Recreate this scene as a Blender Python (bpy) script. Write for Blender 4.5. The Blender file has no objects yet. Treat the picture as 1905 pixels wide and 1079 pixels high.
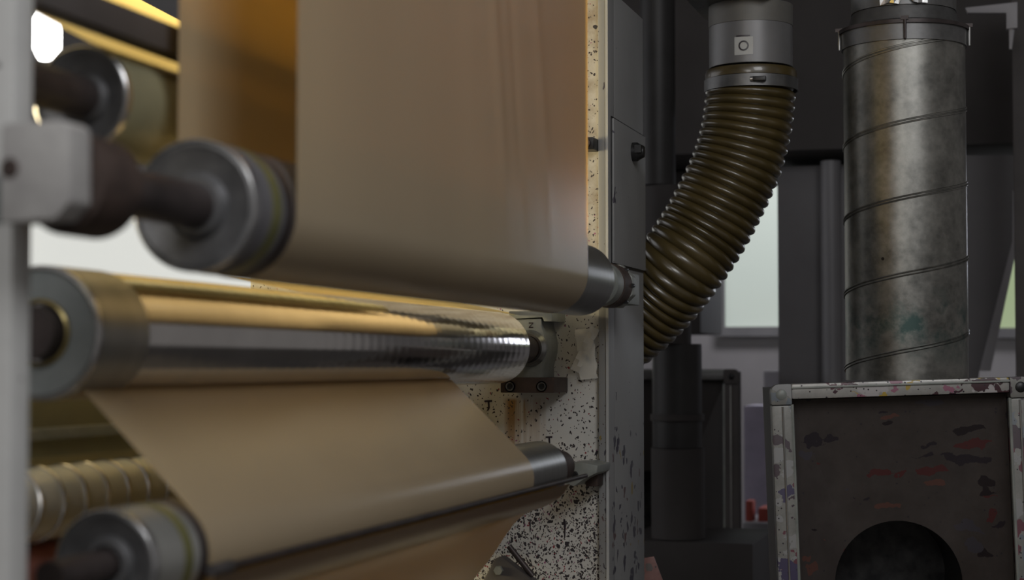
import bpy, bmesh, math, random
from mathutils import Vector, Matrix, noise
random.seed(7)
PI = math.pi
C = bpy.context.scene.collection
SC = bpy.context.scene

# ------------------------------------------------------------------ camera, world, lights, exposure
H = 1.30                       # camera height
F = 3300.0                     # focal length in pixels of a 1905 px wide frame
YAW = math.atan(948 / 3300 * math.cos(math.atan(140 / 3300)))
PITCH = math.atan(140 / 3300)
cd = bpy.data.cameras.new('camera'); cam = bpy.data.objects.new('camera', cd); C.objects.link(cam)
cam.location = (0, 0, H)
cam.rotation_euler = (PI / 2 + PITCH, 0, YAW)
cd.sensor_width = 36; cd.sensor_fit = 'HORIZONTAL'; cd.lens = F / 1905 * 36
cd.clip_start = 0.05; cd.clip_end = 100
cd.dof.use_dof = True; cd.dof.focus_distance = 3.55; cd.dof.aperture_fstop = 4.0
cd.dof.aperture_blades = 8
SC.camera = cam
SC.view_settings.view_transform = 'Standard'; SC.view_settings.look = 'None'
SC.view_settings.gamma = 1.0; SC.view_settings.use_curve_mapping = False
SC.view_settings.exposure = 0.0

W = bpy.data.worlds.new('hall_air'); SC.world = W; W.use_nodes = True
W.node_tree.nodes['Background'].inputs[0].default_value = (1.0, 0.95, 0.93, 1)
W.node_tree.nodes['Background'].inputs[1].default_value = 0.135

def area(name, loc, target, sx, sy, power, col):
    l = bpy.data.lights.new(name, 'AREA'); l.shape = 'RECTANGLE'; l.size = sx; l.size_y = sy
    l.energy = power; l.color = col
    o = bpy.data.objects.new(name, l); C.objects.link(o); o.location = loc
    o.rotation_euler = (Vector(target) - Vector(loc)).to_track_quat('-Z', 'Y').to_euler()
    return o
# daylight of the left hand windows, the roof light above the aisle, daylight behind the machine, two added fills
area('daylight_left', (-3.6, 2.8, H + 0.20), (-0.7, 2.6, H + 0.2), 0.8, 0.7, 46, (1.0, 0.83, 0.48)).data.spread = math.radians(75)
area('roof_light', (1.1, 0.5, H + 1.9), (-0.7, 2.4, H - 0.1), 1.4, 1.0, 36, (0.98, 0.985, 1.0))
area('front_fill', (-0.5, -1.3, H + 1.5), (-0.6, 1.6, H), 1.2, 0.8, 24, (1.0, 0.99, 0.97))  # added fill from behind the camera, brightens the near post and block
area('daylight_back', (0.45, 8.6, H + 1.0), (-0.6, 2.6, H), 0.9, 1.2, 20, (0.84, 0.87, 1.0))
area('rear_fill', (-1.0, 8.0, 3.1), (-0.9, 9.2, 1.2), 1.2, 0.5, 16, (0.98, 0.95, 1.0))  # added fill that lifts the dark back wall below the windows

# ------------------------------------------------------------------ pixel -> place
cam_m = Matrix.Translation(cam.location) @ cam.rotation_euler.to_matrix().to_4x4()
RM = cam.rotation_euler.to_matrix()
def ray(u, v):
    return RM @ Vector(((u - 952.5) / F, -(v - 539.5) / F, -1.0))
def PZ(u, v, zc): return Vector(cam.location) + ray(u, v) * zc
def PY(u, v, Y):
    r = ray(u, v); return Vector(cam.location) + r * (Y / r.y)
def proj(p):
    q = RM.transposed() @ (Vector(p) - Vector(cam.location))
    return 952.5 + F * q.x / -q.z, 539.5 - F * q.y / -q.z
def Yat(x, z, u):
    lo, hi = 0.4, 12
    for _ in range(60):
        m = (lo + hi) / 2
        if proj((x, m, z))[0] < u: lo = m
        else: hi = m
    return lo

# ------------------------------------------------------------------ materials
MATS = {}
def nt(name):
    m = bpy.data.materials.new(name); m.use_nodes = True
    t = m.node_tree; b = t.nodes['Principled BSDF']
    return m, t, b
def N(t, typ, **kw):
    n = t.nodes.new(typ)
    for k, v in kw.items():
        if hasattr(n, k): setattr(n, k, v)
    return n
def L(t, a, b): t.links.new(a, b)
def coords(t, scale=(1, 1, 1), rot=(0, 0, 0)):
    c = N(t, 'ShaderNodeTexCoord'); mp = N(t, 'ShaderNodeMapping')
    mp.inputs['Scale'].default_value = scale; mp.inputs['Rotation'].default_value = rot
    L(t, c.outputs['Object'], mp.inputs['Vector']); return mp.outputs['Vector']
def ramp(t, fac, stops, interp='LINEAR'):
    r = N(t, 'ShaderNodeValToRGB'); r.color_ramp.interpolation = interp
    e = r.color_ramp.elements
    while len(e) < len(stops): e.new(0.5)
    for i, (p, c) in enumerate(stops):
        e[i].position = p; e[i].color = c if len(c) == 4 else (*c, 1)
    L(t, fac, r.inputs[0]); return r.outputs[0]
def mix(t, fac, a, b):
    m = N(t, 'ShaderNodeMix'); m.data_type = 'RGBA'
    for s, v in ((0, fac), (6, a), (7, b)):
        if isinstance(v, (int, float)): m.inputs[s].default_value = v
        elif isinstance(v, tuple): m.inputs[s].default_value = v if len(v) == 4 else (*v, 1)
        else: L(t, v, m.inputs[s])
    return m.outputs[2]
def math_(t, op, a, b=None, c=None):
    m = N(t, 'ShaderNodeMath'); m.operation = op
    for i, v in enumerate((a, b, c)):
        if v is None: continue
        if isinstance(v, (int, float)): m.inputs[i].default_value = v
        else: L(t, v, m.inputs[i])
    return m.outputs[0]
def noi(t, vec, scale, detail=3, rough=0.5):
    n = N(t, 'ShaderNodeTexNoise'); n.inputs['Scale'].default_value = scale
    n.inputs['Detail'].default_value = detail; n.inputs['Roughness'].default_value = rough
    L(t, vec, n.inputs['Vector']); return n.outputs['Fac']
def vor(t, vec, scale, rnd=1.0):
    n = N(t, 'ShaderNodeTexVoronoi'); n.inputs['Scale'].default_value = scale
    n.inputs['Randomness'].default_value = rnd
    L(t, vec, n.inputs['Vector']); return n
def surf(name, a, b, rough=0.5, metal=0.0, scale=12, stretch=(1, 1, 1), bump=0.0, lo=0.35, hi=0.65, rr=0.1, spec=0.5):
    """two tone worn surface"""
    if name in MATS: return MATS[name]
    m, t, p = nt(name)
    v = coords(t, stretch); n = noi(t, v, scale, 5, 0.6)
    L(t, ramp(t, n, [(lo, a), (hi, b)]), p.inputs['Base Color'])
    p.inputs['Metallic'].default_value = metal
    p.inputs['Specular IOR Level'].default_value = spec
    L(t, math_(t, 'MULTIPLY_ADD', n, rr, rough - rr / 2), p.inputs['Roughness'])
    if bump:
        bn = N(t, 'ShaderNodeBump'); bn.inputs['Strength'].default_value = bump; bn.inputs['Distance'].default_value = 0.002
        L(t, noi(t, v, scale * 4, 4), bn.inputs['Height']); L(t, bn.outputs[0], p.inputs['Normal'])
    MATS[name] = m; return m
def speck_fac(t, vec, scale, thr_lo, thr_hi, dens):
    """round ink specks: 1 inside a speck; dens is a 0..1 socket or number"""
    v = vor(t, vec, scale)
    sep = N(t, 'ShaderNodeSeparateColor'); L(t, v.outputs['Color'], sep.inputs[0])
    on = math_(t, 'LESS_THAN', sep.outputs[0], dens)
    th = math_(t, 'MULTIPLY_ADD', sep.outputs[1], thr_hi - thr_lo, thr_lo)
    ins = math_(t, 'LESS_THAN', v.outputs['Distance'], th)
    return math_(t, 'MULTIPLY', on, ins), sep.outputs[2]

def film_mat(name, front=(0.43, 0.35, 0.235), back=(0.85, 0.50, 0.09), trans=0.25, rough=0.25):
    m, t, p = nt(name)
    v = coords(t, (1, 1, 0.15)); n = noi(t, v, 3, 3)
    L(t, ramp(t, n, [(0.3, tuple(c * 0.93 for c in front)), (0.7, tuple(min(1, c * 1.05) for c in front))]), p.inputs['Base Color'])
    p.inputs['Roughness'].default_value = rough
    p.inputs['Specular IOR Level'].default_value = 0.5
    w = coords(t, (1, 60, 1.2)); b = N(t, 'ShaderNodeBump'); b.inputs['Strength'].default_value = 0.12; b.inputs['Distance'].default_value = 0.0008
    L(t, noi(t, w, 3, 4), b.inputs['Height']); L(t, b.outputs[0], p.inputs['Normal'])
    tr = N(t, 'ShaderNodeBsdfTranslucent'); tr.inputs[0].default_value = (*back, 1)
    ms = N(t, 'ShaderNodeMixShader'); ms.inputs[0].default_value = trans
    out = t.nodes['Material Output']
    L(t, p.outputs[0], ms.inputs[1]); L(t, tr.outputs[0], ms.inputs[2]); L(t, ms.outputs[0], out.inputs['Surface'])
    return m
M_film = film_mat('beige_film')
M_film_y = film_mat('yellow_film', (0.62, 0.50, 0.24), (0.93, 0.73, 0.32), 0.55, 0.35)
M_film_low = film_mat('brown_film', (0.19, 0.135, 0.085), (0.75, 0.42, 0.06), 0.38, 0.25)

def chrome_mat():
    m, t, p = nt('chrome_plating')
    p.inputs['Metallic'].default_value = 1
    v = coords(t, (1, 1, 1)); n = noi(t, v, 8, 4)
    L(t, ramp(t, n, [(0.3, (0.62, 0.60, 0.58)), (0.7, (0.75, 0.73, 0.71))]), p.inputs['Base Color'])
    L(t, math_(t, 'MULTIPLY_ADD', n, 0.08, 0.10), p.inputs['Roughness'])
    # fine turning rings along the axis
    c = N(t, 'ShaderNodeTexCoord'); s = N(t, 'ShaderNodeSeparateXYZ'); L(t, c.outputs['Object'], s.inputs[0])
    w = math_(t, 'SINE', math_(t, 'MULTIPLY', s.outputs[1], 190.0))
    b = N(t, 'ShaderNodeBump'); b.inputs['Strength'].default_value = 0.05; b.inputs['Distance'].default_value = 0.0012
    L(t, w, b.inputs['Height']); L(t, b.outputs[0], p.inputs['Normal'])
    return m
M_chrome = chrome_mat()
M_steel = surf('brushed_steel', (0.30, 0.30, 0.29), (0.42, 0.42, 0.41), 0.32, 0.9, 10, (1, 30, 1))
M_satin = surf('satin_roller_steel', (0.33, 0.33, 0.31), (0.42, 0.42, 0.40), 0.38, 0.75, 6, (1, 6, 1))
M_dull = surf('dull_grey_roller', (0.11, 0.108, 0.115), (0.16, 0.155, 0.165), 0.45, 0.4, 8, (1, 4, 1))
M_cap = surf('cast_end_cap', (0.09, 0.09, 0.095), (0.17, 0.17, 0.175), 0.45, 0.5, 18)
M_capg = surf('green_grey_end_ring', (0.20, 0.22, 0.22), (0.27, 0.29, 0.29), 0.5, 0.4, 12)
M_dark = surf('dark_oily_steel', (0.035, 0.028, 0.028), (0.075, 0.06, 0.058), 0.45, 0.5, 14)
M_darkp = surf('dark_painted_metal', (0.050, 0.043, 0.042), (0.075, 0.066, 0.064), 0.6, 0.0, 6)
M_rustbrown = surf('rusty_brown_steel', (0.040, 0.028, 0.025), (0.085, 0.058, 0.048), 0.6, 0.4, 20, bump=0.3)
M_bright = surf('polished_rim', (0.5, 0.5, 0.5), (0.66, 0.66, 0.66), 0.25, 0.9, 10)
M_yel = surf('yellow_green_stain', (0.13, 0.13, 0.05), (0.19, 0.18, 0.07), 0.4, 0.3, 20)
M_brass = surf('dull_brass', (0.30, 0.24, 0.10), (0.42, 0.34, 0.16), 0.4, 0.8, 15)
M_olive = surf('olive_roller_rubber', (0.18, 0.17, 0.105), (0.23, 0.215, 0.13), 0.5, 0.1, 6)
M_pink = surf('pink_ink_roller', (0.35, 0.12, 0.13), (0.48, 0.22, 0.22), 0.4, 0.1, 8)
M_cream = surf('cream_roller', (0.42, 0.37, 0.27), (0.50, 0.45, 0.34), 0.4, 0.2, 6)
M_block = surf('pale_grey_block_paint', (0.30, 0.29, 0.285), (0.38, 0.37, 0.36), 0.55, 0.0, 25, bump=0.2)
M_post = surf('grey_post_paint', (0.36, 0.36, 0.355), (0.43, 0.43, 0.425), 0.5, 0.0, 10)
M_bgrey = surf('green_grey_cast_iron', (0.20, 0.215, 0.20), (0.28, 0.29, 0.27), 0.5, 0.2, 20, bump=0.2)
M_bolt = surf('black_bolt', (0.02, 0.02, 0.022), (0.05, 0.05, 0.05), 0.4, 0.7, 30)
M_white_lbl = surf('white_sticker', (0.45, 0.45, 0.43), (0.52, 0.52, 0.50), 0.6, 0, 20)
M_ink = surf('dark_ink', (0.018, 0.012, 0.018), (0.03, 0.02, 0.03), 0.35, 0, 20)
M_cable = surf('black_rubber', (0.03, 0.028, 0.028), (0.05, 0.045, 0.045), 0.55, 0, 20)
M_tape = None

def plate_mat():
    m, t, p = nt('speckled_white_paint')
    c = N(t, 'ShaderNodeTexCoord'); s = N(t, 'ShaderNodeSeparateXYZ'); L(t, c.outputs['Object'], s.inputs[0])
    vec = c.outputs['Object']
    base = ramp(t, noi(t, vec, 6, 4), [(0.3, (0.52, 0.51, 0.47)), (0.7, (0.64, 0.63, 0.60))])
    # density grows towards the floor (object origin is the camera level)
    d = N(t, 'ShaderNodeMapRange'); L(t, s.outputs[2], d.inputs[0])
    d.inputs[1].default_value = -0.15; d.inputs[2].default_value = -0.31; d.inputs[3].default_value = 0.24; d.inputs[4].default_value = 1.25
    dens = math_(t, 'MULTIPLY', d.outputs[0], math_(t, 'MULTIPLY_ADD', noi(t, vec, 9, 2), 1.4, 0.3))
    warp = N(t, 'ShaderNodeVectorMath'); warp.operation = 'ADD'
    nn = N(t, 'ShaderNodeTexNoise'); nn.inputs['Scale'].default_value = 60; L(t, vec, nn.inputs['Vector'])
    sc = N(t, 'ShaderNodeVectorMath'); sc.operation = 'SCALE'; sc.inputs['Scale'].default_value = 0.018
    L(t, nn.outputs['Color'], sc.inputs[0]); L(t, vec, warp.inputs[0]); L(t, sc.outputs[0], warp.inputs[1])
    mp = N(t, 'ShaderNodeMapping'); mp.inputs['Scale'].default_value = (1, 1, 0.8); L(t, warp.outputs[0], mp.inputs['Vector'])
    f1, r1 = speck_fac(t, mp.outputs[0], 250, 0.18, 0.58, dens)
    f2, r2 = speck_fac(t, mp.outputs[0], 95, 0.08, 0.34, math_(t, 'MULTIPLY', dens, math_(t, 'MULTIPLY', dens, 0.9)))
    inkc = ramp(t, r1, [(0, (0.03, 0.022, 0.025)), (0.80, (0.06, 0.04, 0.05)), (0.90, (0.25, 0.03, 0.04)), (0.96, (0.30, 0.12, 0.20))], 'CONSTANT')
    # rust runs under the bearing foot
    stm = N(t, 'ShaderNodeMapping'); stm.inputs['Scale'].default_value = (1, 1, 0.06); L(t, vec, stm.inputs['Vector'])
    st = noi(t, stm.outputs[0], 85, 3)
    mx = N(t, 'ShaderNodeMapRange'); L(t, s.outputs[0], mx.inputs[0]); mx.inputs[1].default_value = RX0 - 0.004; mx.inputs[2].default_value = RX0 + 0.010
    mx2 = N(t, 'ShaderNodeMapRange'); L(t, s.outputs[0], mx2.inputs[0]); mx2.inputs[1].default_value = RX1 + 0.01; mx2.inputs[2].default_value = RX0 + 0.03; mx2.inputs[3].default_value = 0; mx2.inputs[4].default_value = 1
    mz = N(t, 'ShaderNodeMapRange'); L(t, s.outputs[2], mz.inputs[0]); mz.inputs[1].default_value = RZ; mz.inputs[2].default_value = RZ - 0.008
    mz2 = N(t, 'ShaderNodeMapRange'); L(t, s.outputs[2], mz2.inputs[0]); mz2.inputs[1].default_value = RZ - 0.26; mz2.inputs[2].default_value = RZ - 0.02; mz2.inputs[3].default_value = 0.0; mz2.inputs[4].default_value = 1
    box = math_(t, 'MULTIPLY', math_(t, 'MULTIPLY', mx.outputs[0], mx2.outputs[0]), math_(t, 'MULTIPLY', mz.outputs[0], mz2.outputs[0]))
    # one broad run at the left end of the foot
    g = N(t, 'ShaderNodeMapRange'); L(t, math_(t, 'ABSOLUTE', math_(t, 'SUBTRACT', s.outputs[0], RX0 + 0.010)), g.inputs[0])
    g.inputs[1].default_value = 0.018; g.inputs[2].default_value = 0.004; g.inputs[3].default_value = 0; g.inputs[4].default_value = 0.55
    stf = ramp(t, math_(t, 'ADD', st, math_(t, 'MULTIPLY', g.outputs[0], 0.5)), [(0.42, (0, 0, 0)), (0.62, (1, 1, 1))])
    rust = math_(t, 'MULTIPLY', box, stf)
    col = mix(t, math_(t, 'MULTIPLY', rust, 0.95), base, (0.30, 0.155, 0.03))
    up = N(t, 'ShaderNodeMapRange'); L(t, s.outputs[2], up.inputs[0]); up.inputs[1].default_value = 0.08; up.inputs[2].default_value = 0.2
    gr_ = math_(t, 'MULTIPLY', up.outputs[0], ramp(t, noi(t, vec, 11, 5, 0.65), [(0.42, (0.25, 0.25, 0.25)), (0.66, (0.9, 0.9, 0.9))]))
    col = mix(t, gr_, col, (0.22, 0.16, 0.09))
    col = mix(t, f1, col, inkc); col = mix(t, f2, col, (0.03, 0.025, 0.03))
    L(t, col, p.inputs['Base Color']); p.inputs['Roughness'].default_value = 0.55
    return m

def column_mat():
    m, t, p = nt('grey_frame_paint_spattered')
    c = N(t, 'ShaderNodeTexCoord'); s = N(t, 'ShaderNodeSeparateXYZ'); L(t, c.outputs['Object'], s.inputs[0])
    vec = c.outputs['Object']
    base = ramp(t, noi(t, vec, 4, 4), [(0.3, (0.21, 0.21, 0.208)), (0.7, (0.26, 0.26, 0.257))])
    d = N(t, 'ShaderNodeMapRange'); L(t, s.outputs[2], d.inputs[0])
    d.inputs[1].default_value = 0.0; d.inputs[2].default_value = -0.25; d.inputs[3].default_value = 0.04; d.inputs[4].default_value = 0.8
    nn = N(t, 'ShaderNodeTexNoise'); nn.inputs['Scale'].default_value = 25; L(t, vec, nn.inputs['Vector'])
    sc = N(t, 'ShaderNodeVectorMath'); sc.operation = 'SCALE'; sc.inputs['Scale'].default_value = 0.05; L(t, nn.outputs['Color'], sc.inputs[0])
    ad = N(t, 'ShaderNodeVectorMath'); ad.operation = 'ADD'; L(t, vec, ad.inputs[0]); L(t, sc.outputs[0], ad.inputs[1])
    mp = N(t, 'ShaderNodeMapping'); mp.inputs['Scale'].default_value = (1, 0.35, 0.30); L(t, ad.outputs[0], mp.inputs['Vector'])
    f1, r1 = speck_fac(t, mp.outputs[0], 85, 0.08, 0.48, d.outputs[0])
    f2, r2 = speck_fac(t, vec, 260, 0.1, 0.35, math_(t, 'MULTIPLY', d.outputs[0], 0.6))
    col = mix(t, f1, base, ramp(t, r1, [(0, (0.05, 0.045, 0.06)), (0.75, (0.10, 0.06, 0.06)), (0.93, (0.22, 0.17, 0.06))], 'CONSTANT'))
    col = mix(t, f2, col, (0.07, 0.05, 0.05))
    L(t, col, p.inputs['Base Color']); p.inputs['Roughness'].default_value = 0.5
    return m

def splash_mat(name, a, b, metal, rough, paints, dens, scale=14, st=(1, 1, 1), warp=0.08):
    m, t, p = nt(name)
    c = N(t, 'ShaderNodeTexCoord'); vec = c.outputs['Object']
    col = ramp(t, noi(t, vec, 20, 5, 0.7), [(0.3, a), (0.7, b)])
    nn = N(t, 'ShaderNodeTexNoise'); nn.inputs['Scale'].default_value = 22; nn.inputs['Detail'].default_value = 4; L(t, vec, nn.inputs['Vector'])
    sc = N(t, 'ShaderNodeVectorMath'); sc.operation = 'SCALE'; sc.inputs['Scale'].default_value = warp; L(t, nn.outputs['Color'], sc.inputs[0])
    ad = N(t, 'ShaderNodeVectorMath'); ad.operation = 'ADD'; L(t, vec, ad.inputs[0]); L(t, sc.outputs[0], ad.inputs[1])
    mp = N(t, 'ShaderNodeMapping'); mp.inputs['Scale'].default_value = st; L(t, ad.outputs[0], mp.inputs['Vector'])
    f, r = speck_fac(t, mp.outputs[0], scale, 0.15, 0.85, dens)
    n = len(paints)
    pc = ramp(t, r, [(i / n, q) for i, q in enumerate(paints)], 'CONSTANT')
    col = mix(t, f, col, pc)
    f2, r2 = speck_fac(t, vec, 120, 0.05, 0.3, dens * 0.5)
    col = mix(t, f2, col, (0.03, 0.025, 0.03))
    L(t, col, p.inputs['Base Color'])
    L(t, math_(t, 'MULTIPLY', math_(t, 'SUBTRACT', 1.0, f), metal), p.inputs['Metallic'])
    p.inputs['Roughness'].default_value = rough
    return m
surf('soot_dark_paint', (0.036, 0.031, 0.030), (0.050, 0.044, 0.043), 0.7, 0, 3)
M_hoodframe = splash_mat('paint_smeared_galvanised_frame', (0.14, 0.14, 0.128), (0.24, 0.235, 0.22), 0.25, 0.45,
    [(0.05, 0.04, 0.09), (0.24, 0.24, 0.24), (0.12, 0.035, 0.05), (0.14, 0.16, 0.18), (0.05, 0.03, 0.04)], 0.75, 24, (1, 1, 0.8), 0.12)
M_hoodtop = splash_mat('ink_caked_top_rail', (0.26, 0.255, 0.24), (0.38, 0.37, 0.35), 0.25, 0.35,
    [(0.05, 0.02, 0.03), (0.10, 0.03, 0.045), (0.40, 0.38, 0.38), (0.28, 0.12, 0.17), (0.06, 0.03, 0.035), (0.38, 0.27, 0.06)], 0.85, 26, (0.6, 1, 1.6), 0.12)
M_hoodpanel = splash_mat('dark_ink_spotted_panel', (0.042, 0.034, 0.031), (0.060, 0.050, 0.046), 0.0, 0.6,
    [(0.018, 0.012, 0.015), (0.075, 0.02, 0.02), (0.02, 0.015, 0.02), (0.10, 0.045, 0.035), (0.05, 0.045, 0.055), (0.015, 0.01, 0.012)], 0.17, 34, (0.35, 1, 1.6), 0.05)
M_redplate = splash_mat('red_smeared_metal', (0.16, 0.06, 0.05), (0.24, 0.12, 0.10), 0.1, 0.45, [(0.2, 0.03, 0.03), (0.1, 0.08, 0.07)], 0.5, 30)

def galv_mat(name, a, b, rough=0.36, stain=True):
    m, t, p = nt(name)
    c = N(t, 'ShaderNodeTexCoord'); vec = c.outputs['Object']
    n = noi(t, vec, 14, 8, 0.7)
    col = ramp(t, n, [(0.35, a), (0.65, b)])
    v = vor(t, vec, 70); col = mix(t, 0.25, col, mix(t, v.outputs['Distance'], a, b))
    if stain:
        s = N(t, 'ShaderNodeSeparateXYZ'); L(t, vec, s.inputs[0])
        z = N(t, 'ShaderNodeMapRange'); L(t, s.outputs[2], z.inputs[0]); z.inputs[1].default_value = 0.02; z.inputs[2].default_value = 0.10
        z2 = N(t, 'ShaderNodeMapRange'); L(t, s.outputs[2], z2.inputs[0]); z2.inputs[1].default_value = 0.22; z2.inputs[2].default_value = 0.13
        k = math_(t, 'MULTIPLY', math_(t, 'MULTIPLY', z.outputs[0], z2.outputs[0]), ramp(t, noi(t, vec, 13, 5, 0.65), [(0.46, (0, 0, 0)), (0.62, (1, 1, 1))]))
        col = mix(t, k, col, (0.06, 0.095, 0.088))
        f, r = speck_fac(t, vec, 22, 0.05, 0.16, 0.14); col = mix(t, f, col, (0.03, 0.03, 0.03))
    L(t, col, p.inputs['Base Color']); p.inputs['Metallic'].default_value = 0.85
    L(t, math_(t, 'MULTIPLY_ADD', n, 0.25, rough - 0.1), p.inputs['Roughness'])
    return m
M_galv = galv_mat('galvanised_duct', (0.11, 0.11, 0.102), (0.31, 0.305, 0.28))
M_galv_d = galv_mat('dull_galvanised_duct', (0.13, 0.13, 0.13), (0.22, 0.22, 0.22), 0.45, False)
M_foil = surf('crumpled_foil', (0.6, 0.6, 0.6), (0.8, 0.8, 0.8), 0.25, 1.0, 30)
M_cuff = surf('pale_grey_duct_collar', (0.15, 0.148, 0.15), (0.19, 0.188, 0.19), 0.42, 0.3, 5)
M_cuffd = surf('dusty_duct_collar', (0.13, 0.125, 0.115), (0.17, 0.165, 0.15), 0.55, 0.3, 8)

def hose_mat():
    m, t, p = nt('amber_ribbed_plastic')
    v = coords(t); n = noi(t, v, 12, 4)
    L(t, ramp(t, n, [(0.3, (0.050, 0.036, 0.012)), (0.7, (0.086, 0.062, 0.022))]), p.inputs['Base Color'])
    p.inputs['Roughness'].default_value = 0.32; p.inputs['Specular IOR Level'].default_value = 0.6
    p.inputs['Coat Weight'].default_value = 0.3
    return m
M_hose = hose_mat()

def emis(name, col, s, a=None):
    m, t, p = nt(name)
    p.inputs['Base Color'].default_value = (*col, 1)
    p.inputs['Emission Strength'].default_value = s
    if a:
        v = coords(t); L(t, ramp(t, noi(t, v, 1.3, 2), [(0.35, col), (0.65, a)]), p.inputs['Emission Color'])
    else: p.inputs['Emission Color'].default_value = (*col, 1)
    return m
M_lamp = emis('lamp_glow', (1.0, 0.98, 0.94), 4.0)
M_pane = emis('daylit_window_pane', (0.72, 0.80, 0.72), 0.33, (0.66, 0.76, 0.70))
M_paneB = emis('bright_window_pane', (0.84, 0.85, 0.80), 0.72)
M_paneG = emis('green_daylit_pane', (0.50, 0.62, 0.36), 0.34, (0.62, 0.70, 0.46))
M_paneS = emis('side_window_pane', (0.95, 0.96, 1.0), 1.0)

# ------------------------------------------------------------------ mesh helpers
def tag(o, label=None, cat=None, group=None, kind=None):
    if label: o['label'] = label
    if cat: o['category'] = cat
    if group: o['group'] = group
    if kind: o['kind'] = kind
    return o
def thing(name, loc, label, cat, group=None, rot=(0, 0, 0)):
    o = bpy.data.objects.new(name, None); C.objects.link(o); o.location = loc; o.rotation_euler = rot
    o.empty_display_size = 0.05
    return tag(o, label, cat, group)
class MB:
    def __init__(s): s.v = []; s.f = []
    def add(s, vs, fs):
        k = len(s.v); s.v += [Vector(v) for v in vs]; s.f += [[i + k for i in f] for f in fs]; return s
    def box(s, a, b):
        (x0, y0, z0), (x1, y1, z1) = a, b
        return s.add([(x0,y0,z0),(x1,y0,z0),(x1,y1,z0),(x0,y1,z0),(x0,y0,z1),(x1,y0,z1),(x1,y1,z1),(x0,y1,z1)],
              [(0,3,2,1),(4,5,6,7),(0,1,5,4),(1,2,6,5),(2,3,7,6),(3,0,4,7)])
    def lathe(s, prof, c=(0, 0, 0), axis='y', n=64, close=False):
        """prof: (a, r) along the axis"""
        vs = []; fs = []
        for a, r in prof:
            for i in range(n):
                t = 2 * PI * i / n; q, w = r * math.cos(t), r * math.sin(t)
                p = {'y': (q, a, w), 'z': (q, w, a), 'x': (a, q, w)}[axis]
                vs.append((p[0] + c[0], p[1] + c[1], p[2] + c[2]))
        m = len(prof); R = range(m if close else m - 1)
        for j in R:
            k = (j + 1) % m
            for i in range(n):
                i2 = (i + 1) % n; fs.append((j * n + i, j * n + i2, k * n + i2, k * n + i))
        if not close:
            if prof[0][1] > 1e-6: fs.append(tuple(range(n)))
            if prof[-1][1] > 1e-6: fs.append(tuple((m - 1) * n + i for i in range(n)))
        return s.add(vs, fs)
    def tube(s, pts, r, n=12, cap=True):
        pts = [Vector(p) for p in pts]; rs = r if isinstance(r, (list, tuple)) else [r] * len(pts)
        T = [(pts[min(i + 1, len(pts) - 1)] - pts[max(i - 1, 0)]).normalized() for i in range(len(pts))]
        up = Vector((0, 0, 1)) if abs(T[0].z) < 0.9 else Vector((0, 1, 0))
        nrm = (up - T[0] * up.dot(T[0])).normalized(); vs = []; fs = []
        for i, p in enumerate(pts):
            nrm = (nrm - T[i] * nrm.dot(T[i])).normalized(); bi = T[i].cross(nrm)
            for k in range(n):
                a = 2 * PI * k / n; vs.append(p + (nrm * math.cos(a) + bi * math.sin(a)) * rs[i])
        for j in range(len(pts) - 1):
            for k in range(n):
                k2 = (k + 1) % n; fs.append((j*n+k, j*n+k2, (j+1)*n+k2, (j+1)*n+k))
        if cap: fs += [tuple(range(n)), tuple((len(pts)-1)*n + k for k in range(n))]
        return s.add(vs, fs)
    def prism(s, poly, a0, a1, axis='y'):
        """poly of (x, z) extruded in y, or (y, z) extruded in x"""
        n = len(poly); mk = (lambda p, a: (p[0], a, p[1])) if axis == 'y' else (lambda p, a: (a, p[0], p[1]))
        vs = [mk(p, a0) for p in poly] + [mk(p, a1) for p in poly]
        fs = [tuple(range(n)), tuple(range(n, 2*n))] + [(i, (i+1) % n, n + (i+1) % n, n + i) for i in range(n)]
        return s.add(vs, fs)
    def build(s, name, mat, parent=None, loc=(0, 0, 0), smooth=True, bevel=0.0, ang=35):
        """vertices are world/parent-local coordinates minus loc"""
        me = bpy.data.meshes.new(name); L0 = Vector(loc)
        me.from_pydata([v - L0 for v in s.v], [], s.f)
        bm = bmesh.new(); bm.from_mesh(me); bmesh.ops.recalc_face_normals(bm, faces=bm.faces)
        if bevel:
            ed = [e for e in bm.edges if len(e.link_faces) == 2 and e.calc_face_angle(0) > 0.6]
            bmesh.ops.bevel(bm, geom=ed, offset=bevel, segments=2, affect='EDGES', profile=0.6, clamp_overlap=True)
        if smooth:
            for f in bm.faces: f.smooth = True
            for e in bm.edges:
                if len(e.link_faces) == 2 and e.calc_face_angle(0) > math.radians(ang): e.smooth = False
        bm.to_mesh(me); bm.free()
        me.materials.append(mat)
        o = bpy.data.objects.new(name, me); C.objects.link(o); o.location = loc
        if parent: o.parent = parent
        return o
def span(u0, v0, u1, v1, Y, dy, loc=(0, 0, 0)):
    a = PY(u0, v1, Y); b = PY(u1, v0, Y); l = Vector(loc)
    return (Vector((a.x, Y, a.z)) - l, Vector((b.x, Y + dy, b.z)) - l)

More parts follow.
